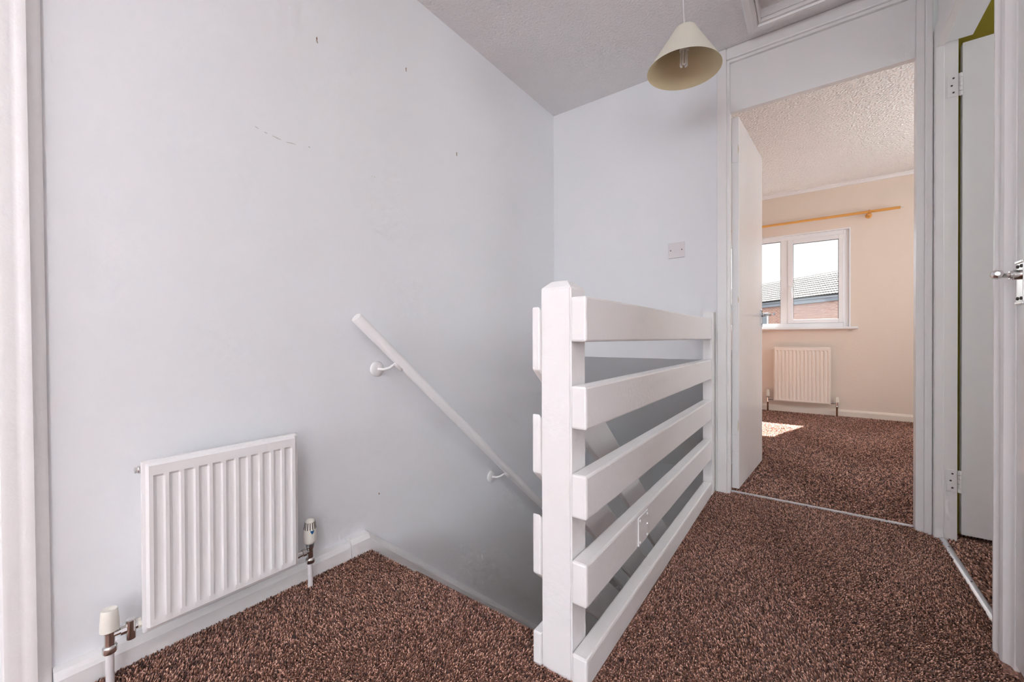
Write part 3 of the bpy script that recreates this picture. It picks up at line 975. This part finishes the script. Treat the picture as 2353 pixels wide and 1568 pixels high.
# bedroom skirting and coving
bm = bmesh.new()
bm_prism(bm, [(YB-a, z) for a, z in skirt_profile(.066, .020)], 'x', -1.398, 1.75)
struct(obj('baseboard_bedroom', bm, mat('cream_skirting_gloss', (.82, .74, .66), .35)), 'cream skirting board along the bedroom window wall', 'skirting')
bm = bmesh.new()
bm_prism(bm, [(YB, HB), (YB-.030, HB), (YB-.030, HB-.006), (YB-.020, HB-.010), (YB-.012, HB-.022), (YB-.010, HB-.034), (YB, HB-.034)], 'x', -1.398, 1.75)
struct(obj('trim_8', bm, UPVC), 'thin white coving at the top of the bedroom window wall', 'coving')

# ------------------------------------------------------------------ curtain pole
cp = thing('curtain_pole', 'bare orange pine curtain pole above the bedroom window', 'curtain pole', (-.2, YB, 2.0))
PY, PZ = 5.300, 2.040
bm = bmesh.new()
bm_tube(bm, [(-1.25, PY, PZ), (.668, PY, PZ)], .0125, 18)
obj('pole', bm, PINE, cp, smooth=50)
bm = bmesh.new()
bm_tube(bm, [(.668, PY, PZ), (.688, PY, PZ)], .0022, 8)
obj('end_screw', bm, STEEL, cp)
for x in (.447, -1.15):
    bm = bmesh.new()
    bm_lathe(bm, [(.026, 0), (.026, .008), (.018, .014), (.011, .020), (.011, .052), (.016, .058), (.018, .070), (.016, .082), (0, .088)], 20, rot_to((0, -1, -.05), (x, YB, PZ-.022)))
    br = obj('bracket', bm, PINE, cp, smooth=40)
    bm = bmesh.new()
    n = 24
    pts = [(x, PY+.0175*math.cos(2*math.pi*i/n), PZ+.0175*math.sin(2*math.pi*i/n)) for i in range(n+1)]
    bm_tube(bm, pts, .004, 8)
    obj('ring', bm, PINE, br, smooth=50)

# ------------------------------------------------------------------ neighbouring house
HROT = math.atan2(-.716, .698)
nh = thing('neighbour_house', 'brick house with a pale tiled roof seen through the bedroom window', 'house', (1.0, 25.0, 2.88), HROT)
# local: x to the right along the facade, y away from the viewer, z from the eaves
box('brick_wall', BRICK, -14, 5, 0, .3, -5.5, -.20, nh, local=True)
box('gable_fill', BRICK, -14, 5, .3, 4.6, -5.5, -.25, nh, local=True)
box('fascia', FASCIA, -14, 5, -.22, -.19, -.30, -.06, nh, local=True)
box('soffit_board', FASCIA, -14, 5, -.19, 0, -.32, -.29, nh, local=True)
bm = bmesh.new()
n = 10
pts = [(-.30+.075*math.cos(math.pi+math.pi*i/n), -.07+.075*math.sin(math.pi+math.pi*i/n)) for i in range(n+1)] + [(-.30+.066*math.cos(2*math.pi-math.pi*i/n), -.07+.066*math.sin(2*math.pi-math.pi*i/n)) for i in range(n+1)]
bm_prism(bm, pts, 'x', -14, 5)
obj('gutter', bm, FASCIA, nh, local=True)
pitch = math.atan2(1.45, 2.45)
rf = Matrix.Translation((0, -.27, 0)) @ Matrix.Rotation(pitch, 4, 'X')
def tile_bm():
    b = bmesh.new()
    m_ = 12
    top, bot = [], []
    for j, yy in enumerate((0, .36)):
        rt, rb = [], []
        for i in range(m_+1):
            x = -.155 + .31*i/m_
            z = .022*max(0, math.sin(4*math.pi*(x+.155)/.31)) + (.045 if j == 0 else 0)
            rt.append(b.verts.new((x, yy, z+.012)))
            rb.append(b.verts.new((x, yy, z-.006)))
        top.append(rt)
        bot.append(rb)
    for i in range(m_):
        b.faces.new((top[0][i], top[0][i+1], top[1][i+1], top[1][i]))
        b.faces.new((bot[0][i], top[0][i], top[0][i+1], bot[0][i+1]))
    bmesh.ops.recalc_face_normals(b, faces=b.faces)
    for f in b.faces:
        if f.normal.z < 0 and abs(f.normal.y) < .9:
            f.normal_flip()
    return b
tb = tile_bm()
tme = bpy.data.meshes.new('roof_tile')
tb.to_mesh(tme)
tb.free()
tme.materials.append(TILE)
roof = obj('roof', (lambda b: (bm_box(b, -14, 5, 0, 2.86, -.03, -.008), bmesh.ops.transform(b, matrix=rf, verts=b.verts), b)[2])(bmesh.new()), TILE, nh, local=True)
rest = bmesh.new()
for row in range(10):
    for col in range(62):
        x = -13.85 + .30*col
        mm = rf @ Matrix.Translation((x, .285*row - .03, .006))
        if -6.95 < x < 1.45:
            t = bpy.data.objects.new('roof_tile', tme)
            C.objects.link(t)
            t.parent = roof
            t.matrix_basis = mm
        else:
            k0 = len(rest.verts)
            rest.from_mesh(tme)
            rest.verts.ensure_lookup_table()
            bmesh.ops.transform(rest, matrix=mm, verts=rest.verts[k0:])
ro = obj('roof_tiles', rest, TILE, roof, local=True)
ro['kind'] = 'stuff'
bm = bmesh.new()
bm_tube(bm, [(-14, -.27+2.86*math.cos(pitch), 2.86*math.sin(pitch)), (5, -.27+2.86*math.cos(pitch), 2.86*math.sin(pitch))], .07, 12)
obj('ridge', bm, TILE, nh, local=True)
box('back_slope', TILE, -14, 5, 2.2, 4.6, -.3, 1.40, nh, local=True)
hw = boxes('window_frame', UPVC, [], nh) if False else None
bm = bmesh.new()
for b in ((-6.4, -6.3, -.05, .02, -1.75, -.60), (-4.5, -4.4, -.05, .02, -1.75, -.60), (-6.3, -4.5, -.05, .02, -.70, -.60), (-6.3, -4.5, -.05, .02, -1.75, -1.62), (-5.45, -5.35, -.05, .02, -1.62, -.70)):
    bm_box(bm, *b)
hw = obj('window_frame', bm, UPVC, nh, local=True)
box('pane', mat('dark_far_glass', (.25, .28, .32), .3), -6.3, -4.5, -.02, 0, -1.62, -.70, hw, local=True)
bm = bmesh.new()
bm_lathe(bm, [(.075, 0), (.075, .03), (.05, .05), (0, .05)], 16, rot_to((0, -1, 0), (-4.0, 0, -.72)))
obj('wall_vent', bm, FASCIA, nh, local=True)

# ------------------------------------------------------------------ downstairs front door
fd = thing('door_4', 'glazed front door in the downstairs hall', 'door', (1.85, 4.1, -2.5), kind='structure')
boxes('door_leaf', DOORP, [(1.80, 1.84, 3.7, 3.85, -2.5, -.27), (1.80, 1.84, 4.35, 4.5, -2.5, -.27), (1.80, 1.84, 3.85, 4.35, -2.5, -1.95), (1.80, 1.84, 3.85, 4.35, -.95, -.27)], fd)
boxes('pane', GLASS, [(1.815, 1.82, 3.85, 4.35, -1.95, -.95)], fd)

# ------------------------------------------------------------------ carpet pile: small leaning tufts, each with its own tone
def pile(name, rects, pitch, height, label):
    P = []
    for (x0, x1, y0, y1) in rects:
        nx, ny = int((x1-x0)/pitch), int((y1-y0)/pitch)
        gx, gy = np.meshgrid(np.arange(nx)+.5, np.arange(ny)+.5)
        p = np.stack([x0+gx.ravel()*(x1-x0)/nx, y0+gy.ravel()*(y1-y0)/ny], 1)
        p += rng.uniform(-.45, .45, p.shape)*pitch
        p[:, 0] = np.clip(p[:, 0], x0+pitch*.3, x1-pitch*.3)
        p[:, 1] = np.clip(p[:, 1], y0+pitch*.3, y1-pitch*.3)
        P.append(p)
    P = np.concatenate(P)
    n = len(P)
    ang = rng.uniform(0, 2*np.pi, n)
    rad = pitch*rng.uniform(.48, .72, n)
    hgt = height*rng.uniform(.55, 1.1, n)
    # slow lean field as left by feet and the vacuum, plus scatter
    fx = .45*np.sin(P[:, 0]*7.1+1.3*np.sin(P[:, 1]*4.3)) + rng.normal(0, .35, n)
    fy = .45*np.sin(P[:, 1]*5.7+1.7*np.sin(P[:, 0]*6.1)+1) + rng.normal(0, .35, n)
    V = np.zeros((n, 7, 3), np.float32)
    zb = FZ-.0005
    for k in range(3):
        a = ang+k*2*np.pi/3
        V[:, k, 0] = P[:, 0]+rad*np.cos(a)
        V[:, k, 1] = P[:, 1]+rad*np.sin(a)
        V[:, k, 2] = zb
        a2 = a+.5
        V[:, 3+k, 0] = P[:, 0]+rad*.62*np.cos(a2)+fx*hgt*.6
        V[:, 3+k, 1] = P[:, 1]+rad*.62*np.sin(a2)+fy*hgt*.6
        V[:, 3+k, 2] = zb+hgt*.8
    V[:, 6, 0] = P[:, 0]+fx*hgt*.85
    V[:, 6, 1] = P[:, 1]+fy*hgt*.85
    V[:, 6, 2] = zb+hgt
    T = []
    for k in range(3):
        k2 = (k+1) % 3
        T += [(k, k2, 3+k2), (k, 3+k2, 3+k), (3+k, 3+k2, 6)]
    T = np.array(T)
    tris = (np.arange(n)[:, None, None]*7 + T[None]).reshape(-1, 3).astype(np.int32)
    me = bpy.data.meshes.new(name)
    me.vertices.add(n*7)
    me.vertices.foreach_set('co', V.ravel())
    me.loops.add(len(tris)*3)
    me.loops.foreach_set('vertex_index', tris.ravel())
    me.polygons.add(len(tris))
    me.polygons.foreach_set('loop_start', np.arange(0, len(tris)*3, 3, dtype=np.int32))
    me.update(calc_edges=True)
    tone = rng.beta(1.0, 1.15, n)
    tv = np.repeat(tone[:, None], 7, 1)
    tv[:, :3] *= .3  # shade in the gaps painted into the tuft roots
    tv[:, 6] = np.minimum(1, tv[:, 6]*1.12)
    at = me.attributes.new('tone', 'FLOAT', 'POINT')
    at.data.foreach_set('value', tv.ravel().astype(np.float32))
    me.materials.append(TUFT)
    o = bpy.data.objects.new(name, me)
    C.objects.link(o)
    return tag(o, label, 'carpet', kind='stuff')
SK = XW+.034
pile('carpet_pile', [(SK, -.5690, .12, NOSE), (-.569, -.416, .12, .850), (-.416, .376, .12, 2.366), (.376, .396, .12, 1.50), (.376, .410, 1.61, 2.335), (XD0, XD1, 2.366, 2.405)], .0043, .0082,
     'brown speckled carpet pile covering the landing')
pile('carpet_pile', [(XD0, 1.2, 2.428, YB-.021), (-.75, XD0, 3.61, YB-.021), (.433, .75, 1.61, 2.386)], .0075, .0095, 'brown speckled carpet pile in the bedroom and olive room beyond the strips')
# rolled carpet over the top nosing
bm = bmesh.new()
bm_prism(bm, [(NOSE-.03, -.008), (NOSE-.006, -.009), (NOSE+.002, -.016), (NOSE+.002, -.03), (NOSE-.012, -.045), (NOSE-.012, -.20), (NOSE-.03, -.20)], 'x', SK-.006, -.5685)
obj('top_riser', bm, BACKING, st)
